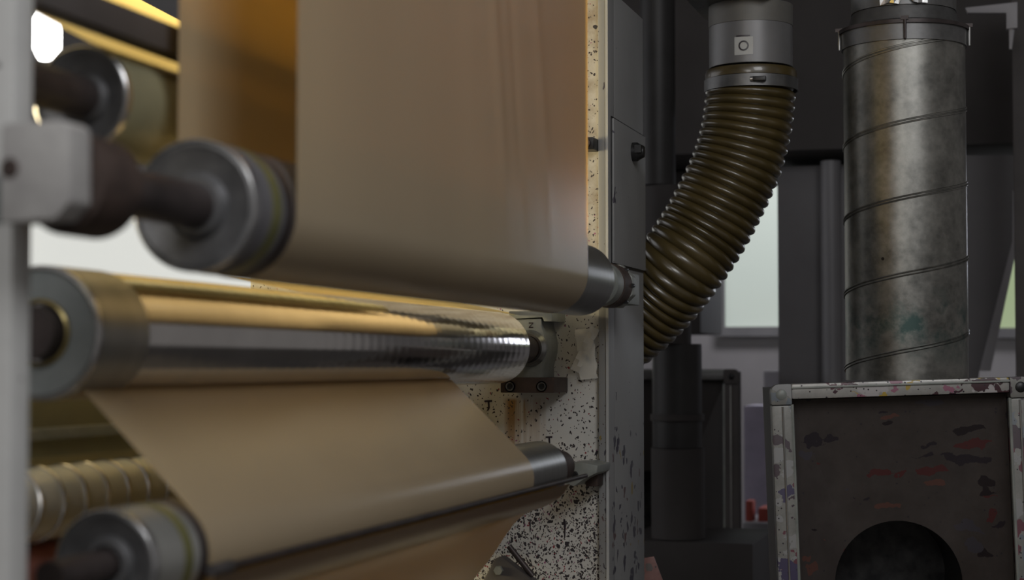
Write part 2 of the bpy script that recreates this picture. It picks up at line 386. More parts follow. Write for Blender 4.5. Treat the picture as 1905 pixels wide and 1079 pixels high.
# ------------------------------------------------------------------ setting
XL, XR, YB, ZC = -5.6, 4.0, 9.2, 4.2
M_floor = surf('dark_concrete_floor', (0.06, 0.055, 0.052), (0.10, 0.09, 0.085), 0.6, 0, 3)
M_wall = surf('white_hall_wall', (0.40, 0.39, 0.40), (0.46, 0.45, 0.46), 0.7, 0, 2)
M_ceil = surf('dark_ceiling', (0.05, 0.045, 0.043), (0.07, 0.063, 0.06), 0.8, 0, 3)
def struct(name, mb, m): return tag(mb.build(name, m, smooth=False), kind='structure')
struct('floor', MB().box((XL, -1.5, -0.1), (XR, YB, 0)), M_floor)
struct('ceiling', MB().box((XL, 2.6, ZC), (XR, YB, ZC + 0.1)), M_ceil)
struct('wall_back', MB().box((XL, YB, 0), (XR, YB + 0.15, ZC)), M_wall)
struct('wall_left', MB().box((XL - 0.15, -1.5, 0), (XL, YB, ZC)), M_wall)
def window(name, x0, x1, z0, z1, pane, mull=2):
    fm = MB(); y = YB - 0.05; w = 0.05
    fm.box((x0 - w, y, z0 - w), (x1 + w, YB - 0.001, z0)); fm.box((x0 - w, y, z1), (x1 + w, YB - 0.001, z1 + w))
    fm.box((x0 - w, y, z0), (x0, YB - 0.001, z1)); fm.box((x1, y, z0), (x1 + w, YB - 0.001, z1))
    for i in range(1, mull):
        x = x0 + (x1 - x0) * i / mull; fm.box((x - 0.015, y + 0.01, z0), (x + 0.015, YB - 0.001, z1))
    o = struct(name, fm, M_wfr)
    MB().box((x0 - 0.0, YB - 0.02, z0), (x1, YB - 0.002, z1)).build('pane', pane, o, smooth=False)
M_wfr = surf('window_frame_paint', (0.24, 0.24, 0.25), (0.3, 0.3, 0.31), 0.5, 0, 5)
g0 = PY(1348, 608, YB - .05); g1 = PY(1640, 250, YB - .05)
window('window_2', g0.x, g1.x, g0.z, g1.z + 0.3, M_pane, 1)
g0 = PY(1845, 610, YB - .05); g1 = PY(1950, 300, YB - .05)
window('window_3', g0.x, g1.x + 0.75, g0.z, g1.z + 0.1, M_paneG, 1)
g0 = PY(-60, 640, YB - .05); g1 = PY(760, 330, YB - .05)
window('window_1', g0.x, g1.x, g0.z - 0.2, g1.z, M_paneB, 1)
o = struct('window_4', MB().box((XL + 0.002, 1.2, 1.2), (XL + 0.06, 6.0, 3.4)), M_wfr)
MB().box((XL + 0.06, 1.28, 1.28), (XL + 0.065, 5.92, 3.32)).build('pane', M_paneS, o, smooth=False)

# ------------------------------------------------------------------ the rollers' places
YP = 3.42                                   # front of the far side frame
A1 = PZ(365, 383, 0.06 * F / 121);  R1 = 0.0615
A2 = PZ(75, 619, 0.065 * F / 124);  R2 = 0.065
A3 = PZ(200, 1050, 0.05 * F / 103); R3 = 0.050
A6 = PZ(155, 183, 0.05 * F / 97);   R6 = 0.050
E1 = Yat(A1.x, A1.z, 1078); E2 = Yat(A2.x, A2.z, 922); E3 = Yat(A3.x, A3.z, 1003)
FN = Yat(A1.x + R1, A1.z + 0.1, 550); FF = Yat(A1.x + R1, A1.z + 0.1, 1092)
SXP = PY(1133, 500, YP).x                   # +X face of the side frame

# ---- far side frame
RX0 = PY(938, 740, YP).x; RX1 = PY(1020, 740, YP).x; RZ = PY(938, 738, YP).z - H
fr_loc = Vector((0, YP, H))
fr = thing('machine_side_frame', (SXP - 0.4, YP, 0), 'tall grey and white ink spattered machine frame at the rollers far ends', 'machine frame')
fl = Vector((SXP - 0.4, YP, 0))
def frame_part(name, mb, mat, parent=None, **k):
    o = mb.build(name, mat, fr if parent is None else parent, **k); return o
M_plate = plate_mat(); M_col = column_mat()
PX1 = PY(1115, 500, YP).x
pl = MB().box((-0.9, 0.001, 0.0), (PX1 + 0.0, 0.05, H + 1.2)); 
# plate keeps its object origin at camera level so its wear sits where it should
o = MB().box((PX1 - 0.75, YP, 0.02), (PX1, YP + 0.05, H + 1.1)).build('front_plate', M_plate, fr, loc=(0, YP, H), smooth=False)
o.location = (0 - fl.x, 0, H)
tag(o, 'white front plate with ink specks and rust runs')
o = MB().box((PX1 + 0.0005, YP - 0.012, 0.02), (SXP, YP + 0.05, H + 1.1)).build('edge_strip', M_col, fr, loc=(0, YP, H), bevel=0.002); o.location = (-fl.x, 0, H)
YD = Yat(SXP, H, 1198)
ztop = H + 0.752
o = MB().prism([(YP + 0.051, 0.02), (YD, 0.02), (YD, ztop + 0.0), (YP + 0.051, ztop)], SXP - 0.7, SXP, 'x').build('side_body', M_col, fr, loc=(0, YP, H), bevel=0.003); o.location = (-fl.x, 0, H)
tag(o, 'grey side body with dark ink marks')
def py_at(u, v): # point on the +X face
    r = ray(u, v); t = SXP / r.x; return Vector(cam.location) + r * t
zt = py_at(1137, 220).z; zb = py_at(1140, 490).z
dy0 = py_at(1137, 350).y
dr = MB().box((SXP + 0.0005, dy0, zb), (SXP + 0.006, YD - 0.006, zt)).build('access_panel', M_col, fr, loc=(0, YP, H), bevel=0.0015); dr.location = (-fl.x, 0, H)
g_ = MB().box((SXP + 0.0003, dy0 - 0.003, zb - 0.004), (SXP + 0.0018, YD - 0.003, zt + 0.004)).build('gasket', M_bolt, fr, loc=(0, YP, H)); g_.location = (-fl.x, 0, H)
# latch on the access panel
lp = py_at(1172, 283)
lt = MB().lathe([(0.0, 0.020), (0.010, 0.020), (0.014, 0.017), (0.024, 0.012), (0.026, 0.0)], (SXP + 0.006, lp.y, lp.z), 'x', 24)
lt.box((SXP + 0.014, lp.y - 0.022, lp.z - 0.004), (SXP + 0.028, lp.y + 0.02, lp.z + 0.012))
o = lt.build('latch', M_bolt, dr, loc=(0, YP, H), bevel=0.0); o.location = (0, 0, 0)
# upper bright trim line of the strip
o = MB().box((SXP - 0.003, YP - 0.016, 0.6), (SXP + 0.002, YP - 0.012, H + 1.1)).build('trim_rail', M_post, fr, smooth=False); o.location = (-fl.x, -YP, 0)
# small T shaped drips
def tdrip(u, v, s):
    p = PY(u, v, YP); k = s / 946.0
    pts = [(-7, 0), (8, 1), (8, -2.5), (3, -3), (3.5, -14), (1, -19), (-2, -20), (0, -13), (-0.5, -3), (-7, -3)]
    mb = MB().prism([(p.x + a * k, p.z + b * k) for a, b in pts], YP - 0.0012, YP - 0.0002)
    o = mb.build('ink_drip', M_ink, fr, smooth=False); o.location = (-fl.x, -YP, 0)
tdrip(908, 745, 1.0); tdrip(1021, 812, 0.85)
for u, v, s in ((1022, 905, .5), (986, 968, .6), (1050, 968, .9), (975, 965, .4)):
    p = PY(u, v, YP); k = s / 946
    o = MB().prism([(p.x + a * k, p.z + b * k) for a, b in ((-2, 2), (2, 2), (3, -14), (2, -36), (0, -38), (-1, -14))], YP - 0.0012, YP - 0.0002).build('ink_drip', M_ink, fr, smooth=False)
    o.location = (-fl.x, -YP, 0)

# small clip above on the plate edge
p = PY(1102, 272, YP)
sc_ = thing('shaft_clip', (p.x, YP, p.z), 'small black shaft end on the white strip beside the hanging film, above the flanged bearing', 'shaft end')
MB().box((-0.012, -0.05, -0.012), (0.014, -0.001, 0.012)).build('body', M_bolt, sc_, bevel=0.002)
MB().lathe([(-0.056, 0.0), (-0.056, 0.008), (-0.05, 0.009)], (0, 0, 0)).build('screw', M_dark, sc_)

# ---- film webs
def web(name, path, y0, y1, mat, label, cat='film', wr=0.0, ny=60, frontwave=None):
    """path of (x,z) world"""
    vs = []; fs = []; n = len(path); o0 = Vector((path[0][0], y0, path[0][1]))
    for j in range(ny + 1):
        y = y0 + (y1 - y0) * j / ny
        for (x, z) in path:
            dx = frontwave(y, x, z) if frontwave else 0
            vs.append(Vector((x + dx, y, z)))
    for j in range(ny):
        for i in range(n - 1):
            fs.append((j*n+i, j*n+i+1, (j+1)*n+i+1, (j+1)*n+i))
    mb = MB().add(vs, fs)
    o = mb.build(name, mat, loc=o0, ang=80)
    return tag(o, label, cat)
def arc(cx, cz, r, a0, a1, n=28):
    return [(cx + r * math.cos(math.radians(a0 + (a1 - a0) * i / n)), cz + r * math.sin(math.radians(a0 + (a1 - a0) * i / n))) for i in range(n + 1)]
r = R1 + 0.0015
path = [(A1.x + r, H + 1.1 - (H + 1.1 - A1.z) * i / 24) for i in range(24)] + arc(A1.x, A1.z, r, 0, -180, 40) + [(A1.x - r, A1.z + (H + 1.1 - A1.z) * i / 16) for i in range(1, 17)]
def wave(y, x, z):
    if x < A1.x: return 0
    h = max(0, min(1, (z - A1.z) / 0.25))
    t = (y - FN) / (FF - FN)
    # slanted creases that fade out at the roller
    c = 0
    for t0, sl, w, a in ((0.52, 0.10, 0.016, 0.0030), (0.60, 0.09, 0.012, -0.0018), (0.70, 0.12, 0.02, 0.0020), (0.44, 0.06, 0.03, 0.0012)):
        tt = t - (t0 + sl * (1 - min(1, (z - A1.z) / 0.5)))
        c += a * math.exp(-(tt / w) ** 2)
    return h * c
web('film_web', path, FN, FF, M_film, 'wide beige film hanging in a long loop down around the upper front roller', wr=1, ny=160, frontwave=wave)

# lower web: from under the chrome roller, over roller 3 and on down to the back
r3 = R3 + 0.0015
fn3 = Yat(A3.x + R3, A3.z, 388); ff3 = Yat(A3.x + R3, A3.z, 992)
r2 = R2 + 0.0015
# the run leaves the underside of the chrome roller and meets the top of roller 3 at a tangent
lq = PY(845, 712, ff3)
dxx, dzz = A3.x - lq.x, A3.z - lq.z; D = math.hypot(dxx, dzz)
na = math.atan2(dzz, dxx) + math.asin(r3 / D) + PI / 2
nd = (math.degrees(na) + 180) % 360 - 180
bx, bz = A3.x + r3 * math.cos(na), A3.z + r3 * math.sin(na)
B_ = Vector((bx, bz)); d_ = (Vector((lq.x, lq.z)) - B_).normalized(); w_ = Vector((A2.x, A2.z)) - B_
t_ = w_.dot(d_) - math.sqrt(max(0, r2 ** 2 - (w_ - d_ * w_.dot(d_)).length_squared))
ax, az = (B_ + d_ * t_)[:]
ca = math.degrees(math.atan2(az - A2.z, ax - A2.x)) % 360
path = arc(A2.x, A2.z, r2, 125, ca, 24)[:-1] + [(ax + (bx - ax) * i / 24, az + (bz - az) * i / 24) for i in range(24)] + arc(A3.x, A3.z, r3, nd, -55, 40)
web('film_web', path, fn3, ff3, M_film, 'beige film running forward beneath the chrome roller and over the lowest front roller')
rr_ = ray(700, 984); tq = (A3.x + R3 + 0.004) / rr_.x
RODX, RODZ = (rr_ * tq).x, (rr_ * tq).z + H
yw = Yat(RODX, RODZ, 1056)
e0 = PY(1056, 893, yw); e1 = PY(880, 1079, yw)
wp = [PY(*q, yw) for q in ((1060, 900), (1043, 924), (1016, 941), (980, 955), (957, 974), (938, 1000), (915, 1035), (880, 1079), (800, 1180))]
wp = [(q.x, q.z) for q in wp]
path = []
for i in range(len(wp) - 1):
    p_0, p_1, p_2, p_3 = [Vector(wp[max(0, min(len(wp) - 1, i + k))]) for k in (-1, 0, 1, 2)]
    for f in (0, .25, .5, .75):
        path.append(tuple(0.5 * ((2*p_1) + (p_2-p_0)*f + (2*p_0-5*p_1+4*p_2-p_3)*f*f + (-p_0+3*p_1-3*p_2+p_3)*f**3)))
path.append(wp[-1])
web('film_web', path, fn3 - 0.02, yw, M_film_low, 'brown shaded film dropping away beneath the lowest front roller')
# top-left web going back and up from the top of the upper left roller
r6 = R6 + 0.0015
sl = math.radians(28)
n6 = (math.sin(sl), math.cos(sl))
p0 = (A6.x + r6 * n6[0], A6.z + r6 * n6[1])
fn6 = Yat(p0[0], p0[1], 190)
path = arc(A6.x, A6.z, r6, 50, 62, 4) + [(p0[0] - math.cos(sl) * 2.2 * i / 12, p0[1] + math.sin(sl) * 2.2 * i / 12) for i in range(1, 13)]
web('film_web', path, fn6, FF, M_film_y, 'bright yellow lit film sloping back above the upper left roller')

xd = A2.x - 0.025
fnD = Yat(xd - 0.12, A2.z + 0.08, 432)
path = [(xd - 0.13 * i / 10, A2.z + R2 + 0.0015 + 0.026 * i / 10) for i in range(11)]
web('film_web', path, fnD, YP - 0.03, M_film_y, 'yellow film strand glimpsed in the thin gap above the chrome roller')
# ---- rollers
def roller(A, R, yend, label, near_cap, collar=None, ring=None, shell=M_satin, hollow=False, name='guide_roller', shaft_near=0.25, shaft_r=0.022, fancy=False, shaft_far=0.0, sleeve=None):
    t = thing(name, A, label, 'roller')
    Ln = yend - A.y
    if hollow:
        MB().lathe([(0.002, R - 0.004), (0.0, R - 0.0005), (0.001, R), (Ln - 0.002, R), (Ln, R - 0.003), (Ln, 0.02), (0.06, 0.02), (0.06, R * 0.60)], n=96, close=False).build('shell', shell, t)
        MB().lathe([(0.0, R * 0.93), (-0.001, R * 0.92), (-0.001, R * 0.52), (0.0, R * 0.50), (0.05, R * 0.50), (0.05, R * 0.93)], n=96, close=True).build('end_ring', near_cap, t)
        MB().lathe([(-0.003, R * 0.50), (-0.005, R * 0.47), (-0.003, R * 0.44), (0.03, R * 0.44), (0.03, R * 0.50)], n=64, close=True).build('bore_ring', M_brass, t)
        ys = Yat(A.x + R, A.z, 277) - A.y
        MB().lathe([(0.006, R - 0.001), (0.006, R + 0.0012), (ys, R + 0.0012), (ys, R - 0.001)], n=96, close=True).build('end_sleeve', M_satin, t)
        MB().lathe([(-0.001, R * 0.935), (-0.003, R * 0.96), (-0.001, R + 0.001), (0.005, R + 0.001), (0.005, R * 0.935)], n=96, close=True).build('end_rim', M_bright, t)
    else:
        MB().lathe([(0.003, R - 0.003), (0.0, R - 0.001), (0.002, R), (Ln - 0.002, R), (Ln, R - 0.003)], n=96).build('shell', shell, t)
        MB().lathe([(-0.002, 0.0), (-0.002, R * 0.30), (-0.006, R * 0.34), (-0.006, R * 0.44), (0.002, R * 0.52), (-0.001, R * 0.80), (-0.004, R * 0.90), (-0.003, R * 0.955), (0.002, R * 0.96)], n=96).build('end_cap', near_cap, t)
        MB().lathe([(-0.004, R * 0.955), (-0.006, R * 0.975), (-0.005, R * 1.0), (0.004, R * 1.003), (0.004, R * 0.955)], n=96, close=True).build('end_rim', M_bright, t)
    if ring:
        for (a, b, m_) in ring:
            MB().lathe([(a, R * 0.99), (a, R * 1.006), (b, R * 1.006), (b, R * 0.99)], n=96, close=True).build('collar', m_, t)  # serves steel collars, yellow rings and painted shadow rings
    MB().lathe([(-shaft_near, shaft_r), (0.0, shaft_r)], n=40).build('shaft', M_dark, t)
    if shaft_far: MB().lathe([(Ln, shaft_r), (Ln + shaft_far, shaft_r)], n=40).build('shaft', M_dark, t)
    return t
MM = M_satin
bY = PZ(100, 325, 1.40).y
yb = YP - 0.10
yfl = Yat(A1.x, A1.z, 1110)
roller(A1, R1, E1, 'upper front guide roller with dark domed end cap inside the hanging beige film', M_cap,
       ring=[(Yat(A1.x + R1, A1.z, 508) - A1.y, Yat(A1.x + R1, A1.z, 524) - A1.y, M_yel), (Yat(A1.x + R1, A1.z, 532) - A1.y, FN - A1.y - 0.002, M_dark), (FF - A1.y + 0.008, E1 - A1.y - 0.001, M_steel)], shell=M_dull, shaft_near=A1.y - bY - 0.053, shaft_r=0.021, shaft_far=yfl - E1 - 0.006)  # the dark ring before the film is its edge shadow, painted on
roller(A2, R2, E2, 'mirror chrome roller with grey ring end and open bore, level with the bearing marked Z', M_capg, shell=M_chrome, hollow=True, name='chrome_roller', shaft_near=0.02, shaft_r=0.026, shaft_far=yb - 0.025 - E2, sleeve=0.0)
roller(A3, R3, E3, 'lowest front guide roller with dark end cap, beige film passing over it', M_cap,
       ring=[(Yat(A3.x + R3, A3.z, 345) - A3.y, Yat(A3.x + R3, A3.z, 360) - A3.y, M_yel), (Yat(A3.x + R3, A3.z, 374) - A3.y, fn3 - A3.y - 0.002, M_dark), (ff3 - A3.y + 0.004, E3 - A3.y - 0.001, M_steel)], shaft_near=0.10, shaft_r=0.014, shaft_far=0.003)  # dark ring here also paints the shadow at the film's near edge
roller(A6, R6, FF - 0.12, 'upper left guide roller with dark end cap beneath the yellow film', M_cap, shell=M_olive, shaft_near=0.2, shaft_r=0.02)

# grooved roller and neighbours at lower left
A4 = PZ(60, 940, 1.95); R4 = 0.040
M_silver = surf('silver_sleeve', (0.55, 0.61, 0.65), (0.68, 0.74, 0.78), 0.40, 0.1, 8)
t = thing('grooved_roller', A4, 'silver roller with spiral grooves at the lower left behind the lowest front roller', 'roller')
Ln = YP - 0.02 - A4.y
MB().lathe([(-0.1, R4), (Ln, R4)], n=72).build('shell', M_silver, t)
gr = MB(); tot = 36; pts = []
for i in range(tot * 40):
    a = 2 * PI * i / 40; pts.append(((R4 + 0.0006) * math.cos(a), -0.1 + (Ln + 0.1) * i / (tot * 40), (R4 + 0.0006) * math.sin(a)))
gr.tube(pts, 0.0022, 6).build('spiral_groove', M_bright, t)
A5 = PZ(50, 1061, 1.95)
t = thing('ink_roller', A5, 'cream and pink stained roller below the grooved silver roller', 'roller')
Ln = YP - 0.02 - A5.y
MB().lathe([(-0.1, 0.0275), (Ln, 0.0275)], n=64).build('shell', M_cream, t)
MB().lathe([(-0.1, 0.0265), (-0.1, 0.0282), (0.08, 0.0282), (0.08, 0.0265)], n=64, close=True).build('stained_band', M_pink, t)
pb = PZ(60, 800, 2.05)
gx = A2.x - 0.42  # sheet added here to keep the left light off the lower film
tag(MB().box((gx - 0.01, 1.2, H - 0.34), (gx, YP - 0.001, H + 0.10)).build('added_light_baffle', M_olive, loc=(gx, 1.2, H - 0.34), bevel=0.002),
    'added light blocking olive sheet guard behind the chrome roller and the cross beam', 'baffle')
t = thing('guide_beam', (pb.x, pb.y, pb.z), 'olive cross beam with a grey rail, between chrome roller and grooved roller', 'beam')
Lb = YP - pb.y - 0.01
MB().box((-0.03, -0.1, -0.034), (0.0, Lb, 0.05)).build('beam', M_olive, t, bevel=0.003)
MB().box((0.0005, -0.1, -0.012), (0.010, Lb, 0.002)).build('rail', M_bgrey, t, bevel=0.002)
# dark bar above the yellow film (in front of it as seen from the aisle)
pd = PZ(130, 8, (A1.x - R1 - 0.030) / ray(130, 8).x)
t = tag(MB().box((pd.x - 0.014, pd.y - 0.12, pd.z - 0.0145), (pd.x + 0.012, FF - 0.01, pd.z + 0.0145)).build('cross_bar', M_darkp, loc=pd, bevel=0.003),
        'dark square cross bar at the top left in front of the yellow film', 'bar')

# thin dark rod below roller 3
q0 = Vector((RODX, Yat(RODX, RODZ, 418), RODZ))
t = thing('cross_rod', (q0.x, q0.y, q0.z), 'thin dark rod with a blunt tip running just below the lowest front roller', 'rod')
MB().lathe([(0, 0.0), (0.002, 0.004), (Yat(RODX, RODZ, 1090) - q0.y, 0.004)], n=16).build('rod', M_dark, t)
MB().lathe([(-0.03, 0.0), (-0.03, 0.006), (0.012, 0.0065), (0.012, 0.0)], n=16).build('tip', M_cable, t)

# ---- near post and bearing block of roller 1
zb0 = 1.40
p = PZ(58, 540, zb0); p.x = PY(59, 540, p.y + 0.03).x
post = thing('machine_post', (p.x - 0.04, p.y, 0), 'pale grey upright post with ink dots, close up at the left edge', 'post')
MB().box((-0.05, 0.0, 0.0), (0.04, 0.03, H + 1.0)).build('upright', splash_mat('dotted_grey_paint', (0.44, 0.44, 0.43), (0.50, 0.50, 0.49), 0, 0.5, [(0.10, 0.12, 0.12), (0.16, 0.08, 0.10), (0.12, 0.1, 0.1)], 0.10, 30, (1, 1, 0.7), 0.02), post, bevel=0.004)
t = thing('bearing_block', (A1.x, bY, A1.z), 'square pale bearing block with one bolt and round rusty housing, beside the near post', 'bearing')
k = 1.40 / F
k *= 0.97
poly = [(x + 0.010, z) for x, z in [(-78 * k, 88 * k), (-70 * k, 95 * k), (52 * k, 96 * k), (66 * k, 84 * k), (68 * k, -55 * k), (38 * k, -88 * k), (-78 * k, -92 * k)]]
MB().prism(poly, -0.045, -0.012).build('block', M_block, t, bevel=0.003)
MB().lathe([(-0.011, 0.030), (-0.011, 0.038), (0.0, 0.041), (0.045, 0.041), (0.052, 0.036), (0.052, 0.0)], (0.011, 0.0, -0.004), n=64).build('housing', M_rustbrown, t)
MB().lathe([(-0.0465, 0.0), (-0.0465, 0.0065), (-0.0445, 0.0085)], (-0.014, 0.0, 0.004), n=24).build('bolt', M_rustbrown, t)

# ---- far bearings
def bolt(mb, x, y, z, r=0.007, axis='y'):
    mb.lathe([(y - 0.006, r * 0.55), (y - 0.008, r * 0.6), (y - 0.010, r * 0.95), (y - 0.008, r), (y, r)], (x, 0, z), n=20)
t = thing('flange_bearing', (A1.x, YP, A1.z), 'round flanged bearing with bolts at the far end of the upper front roller', 'bearing')
q_ = yfl - YP
MB().lathe([(q_ - 0.005, 0.0), (q_ - 0.005, 0.036), (q_, 0.040), (q_ * 0.86, 0.040), (q_ * 0.84, 0.038)], n=56).build('flange_face', M_bgrey, t)
MB().lathe([(q_ * 0.835, 0.034), (q_ * 0.835, 0.041), (q_ * 0.65, 0.041)], n=56).build('housing', M_rustbrown, t)
hx = [(0.046 * math.cos(math.radians(a)), 0.046 * math.sin(math.radians(a))) for a in range(22, 382, 45)]
MB().prism([(x * 0.94, z * 0.94) for x, z in hx], q_ * 0.64, q_ * 0.54).build('mounting_plate', M_bgrey, t, bevel=0.002)
for a in (200, 330, 90, 20):
    x, z = 0.032 * math.cos(math.radians(a)), 0.032 * math.sin(math.radians(a))
    MB().lathe([(q_ - 0.010, 0.0), (q_ - 0.010, 0.004), (q_ - 0.0055, 0.0055)], (x * 0.85, 0, z * 0.85), n=16).build('bolt', M_bolt, t)
for a in (0, 45, -45):
    x, z = 0.040 * math.cos(math.radians(a)), 0.040 * math.sin(math.radians(a))
    MB().lathe([(q_ * 0.68, 0.0), (q_ * 0.68, 0.004), (q_ * 0.641, 0.004)], (x * 1.04, 0, z * 1.04), n=12).build('bolt', M_bolt, t)
MB().box((SXP - 0.02 - A1.x, q_ * 0.53, -0.030), (0.012, -0.0130, 0.030)).build('neck', M_bgrey, t, bevel=0.002)

# pillow block on roller 2
yb = YP - 0.10
t = thing('pillow_block', (A2.x, YP, A2.z), 'grey pillow block bearing marked Z on a brown foot, carrying the chrome roller', 'bearing')
def at2(u, v, Y=yb):
    q = PY(u, v, Y); return (q.x - A2.x, q.z - A2.z)
x0, z1 = at2(940, 593); x1, z0 = at2(1007, 725)
prof = [(x0, z0)] + [(x1, z0), (x1, at2(0, 680)[1])] + [(x1 + 0.008 * math.sin(PI * i / 6), at2(0, 680)[1] + (at2(0, 612)[1] - at2(0, 680)[1]) * i / 6) for i in range(1, 6)] + [(x1, at2(0, 612)[1]), (x1, z1), (x0, z1)]
MB().prism(prof, yb - YP, -0.0005).build('housing', M_bgrey, t, bevel=0.002)
a_, b_ = at2(948, 579), at2(1028, 598)
MB().prism([(a_[0], a_[1]), (b_[0], a_[1]), (b_[0], b_[1]), (b_[0] - 0.016, b_[1]), (b_[0] - 0.019, b_[1] + 0.008), (a_[0], b_[1] + 0.005)], yb - YP - 0.005, -0.0005).build('top_cap', M_bgrey, t, bevel=0.0015)
cx, cz = at2(985, 648)
MB().lathe([(yb - YP - 0.014, 0.024), (yb - YP - 0.016, 0.029), (yb - YP - 0.012, 0.031), (yb - YP - 0.008, 0.034), (yb - YP - 0.001, 0.036), (yb - YP - 0.001, 0.024)], (cx, 0, cz), n=48, close=True).build('bearing_ring', M_steel, t)
MB().lathe([(yb - YP - 0.024, 0.0), (yb - YP - 0.024, 0.022), (yb - YP - 0.001, 0.0235)], (cx, 0, cz), n=40).build('shaft_collar', M_rustbrown, t)
a_, b_ = at2(931, 702, yb - 0.01), at2(1036, 731, yb - 0.01)
ft = MB().box((a_[0], yb - YP - 0.01, b_[1]), (b_[0] - 0.006, -0.0005, a_[1])).build('foot', M_rustbrown, t, bevel=0.002)
for u in (949, 1008):
    q = at2(u, 719, yb - 0.01)
    MB().lathe([(yb - YP - 0.0125, 0.0105), (yb - YP - 0.0125, 0.006), (yb - YP - 0.006, 0.006), (yb - YP - 0.006, 0.0)], (q[0], 0, q[1]), n=24).build('bolt', M_bolt, ft)
    MB().lathe([(yb - YP - 0.014, 0.0085), (yb - YP - 0.0155, 0.0075), (yb - YP - 0.0125, 0.0055), (yb - YP - 0.0125, 0.0085)], (q[0], 0, q[1]), n=24, close=True).build('bolt_rim', M_steel, ft)
# letter Z
q = at2(988, 605); w = 0.0045; h = 0.0055; s_ = 0.0012; yy = yb - YP - 0.0006
mb = MB(); cx_, cz_ = q
mb.prism([(cx_ - w, cz_ + h), (cx_ + w, cz_ + h), (cx_ + w, cz_ + h - 2 * s_), (cx_ - w, cz_ + h - 2 * s_)], yy, yy + 0.0004)
mb.prism([(cx_ - w, cz_ - h), (cx_ + w, cz_ - h), (cx_ + w, cz_ - h + 2 * s_), (cx_ - w, cz_ - h + 2 * s_)], yy, yy + 0.0004)
mb.prism([(cx_ + w, cz_ + h - 2 * s_), (cx_ + w - 2 * s_, cz_ + h - 2 * s_), (cx_ - w, cz_ - h + 2 * s_), (cx_ - w + 2 * s_, cz_ - h + 2 * s_)], yy, yy + 0.0004)
mb.build('letter', M_ink, t, smooth=False)

# bracket of roller 3
t = thing('roller_bracket', (A3.x, YP, A3.z), 'rusty grey pivot bracket holding the far end of the lowest front roller', 'bracket')
def at3(u, v, Y): 
    q = PY(u, v, Y); return (q.x - A3.x, q.z - A3.z)
MB().lathe([(E3 - YP + 0.004, 0.0), (E3 - YP + 0.004, 0.036), (E3 - YP + 0.012, 0.038), (E3 - YP + 0.07, 0.038), (E3 - YP + 0.08, 0.030), (E3 - YP + 0.14, 0.028), (E3 - YP + 0.14, 0.0)], n=56).build('rusty_hub', M_rustbrown, t)
yy = YP - 0.125
poly = [at3(*q, yy) for q in ((1056, 862), (1086, 861), (1112, 866), (1110, 880), (1084, 893), (1068, 905), (1052, 900))]
MB().prism(poly, yy - YP, -0.0128).build('bracket_arm', M_bgrey, t, bevel=0.002)
q = at3(1069, 883, yy)
MB().lathe([(yy - YP - 0.006, 0.0), (yy - YP - 0.006, 0.006), (yy - YP, 0.007)], (q[0], 0, q[1]), n=20).build('bolt', M_bolt, t)
poly = [at3(*q, YP - 0.06) for q in ((1085, 880), (1112, 868), (1112, 905), (1090, 905))]
MB().prism(poly, -0.06, -0.013).build('rusty_block', M_rustbrown, t, bevel=0.002)

# clear tape on the plate
tp = MB()
q = PY(1090, 650, YP)
def strip(u0, v0, u1, v1, w, y, up=0):
    a = PY(u0, v0, YP); b = PY(u1, v1, YP); d = Vector((b.x - a.x, 0, b.z - a.z)); n = Vector((-d.z, 0, d.x)).normalized() * (w / 2 / 946)
    vs = []; fs = []
    K = 8
    for i in range(K + 1):
        c = Vector((a.x, 0, a.z)) + d * i / K
        for s in (-1, 0, 1):
            e = c + n * s * (1 + 0.12 * math.sin(i * 2.3 + s)); vs.append((e.x, y - 0.0015 - 0.012 * abs(math.sin(i * 1.9 + s * 1.3)), e.z))
    for i in range(K):
        for j in range(2): fs.append((i*3+j, i*3+j+1, (i+1)*3+j+1, (i+1)*3+j))
    tp.add(vs, fs)
strip(1088, 612, 1098, 705, 34, YP - 0.001); strip(1110, 610, 1072, 690, 18, YP - 0.004)
m_, t_, p_ = nt('clear_tape'); p_.inputs['Base Color'].default_value = (0.72, 0.71, 0.66, 1); p_.inputs['Roughness'].default_value = 0.15; p_.inputs['Alpha'].default_value = 0.75
o = tp.build('clear_tape', m_, loc=(q.x, YP, q.z)); tag(o, 'crumpled clear tape strips stuck on the white ink specked plate', 'tape')

# clamp with lever at bottom and red plate
p = PY(925, 1068, YP - 0.06)
t = thing('clamp_lever', (p.x, YP, p.z), 'dark angled clamp lever under the speckled plate at the bottom edge', 'clamp')
def at7(u, v, Y=YP - 0.06):
    q = PY(u, v, Y); return (q.x - p.x, q.z - p.z)
MB().prism([at7(*q) for q in ((918, 1040), (930, 1036), (1000, 1090), (1010, 1110), (880, 1110))], -0.05, -0.02).build('body', M_darkp, t, bevel=0.003)
MB().tube([(at7(940, 1018)[0], -0.035, at7(940, 1018)[1]), (at7(985, 1075)[0], -0.035, at7(985, 1075)[1])], 0.006, 12).build('lever', M_dark, t)
MB().lathe([(-0.056, 0.0), (-0.056, 0.009), (-0.05, 0.010)], (at7(925, 1062)[0], 0, at7(925, 1062)[1]), n=6).build('nut', M_bgrey, t)
MB().box((at7(880, 0)[0], -0.019, at7(0, 1110)[1]), (at7(1000, 0)[0], -0.001, at7(0, 1075)[1])).build('base', M_darkp, t)
p = PY(1205, 1065, 3.95)
t = thing('metal_plate', p, 'small red smeared metal plate leaning at the foot of the grey column', 'plate', rot=(0, 0, 0.2))
MB().prism([(-0.030, 0.028), (0.014, 0.036), (0.050, -0.06), (0.05, -0.30), (-0.035, -0.30)], 0, 0.008).build('plate', M_redplate, t, bevel=0.002)
MB().box((-0.012, 0.009, -p.z), (0.012, 0.02, 0.0)).build('stake', M_dark, t)

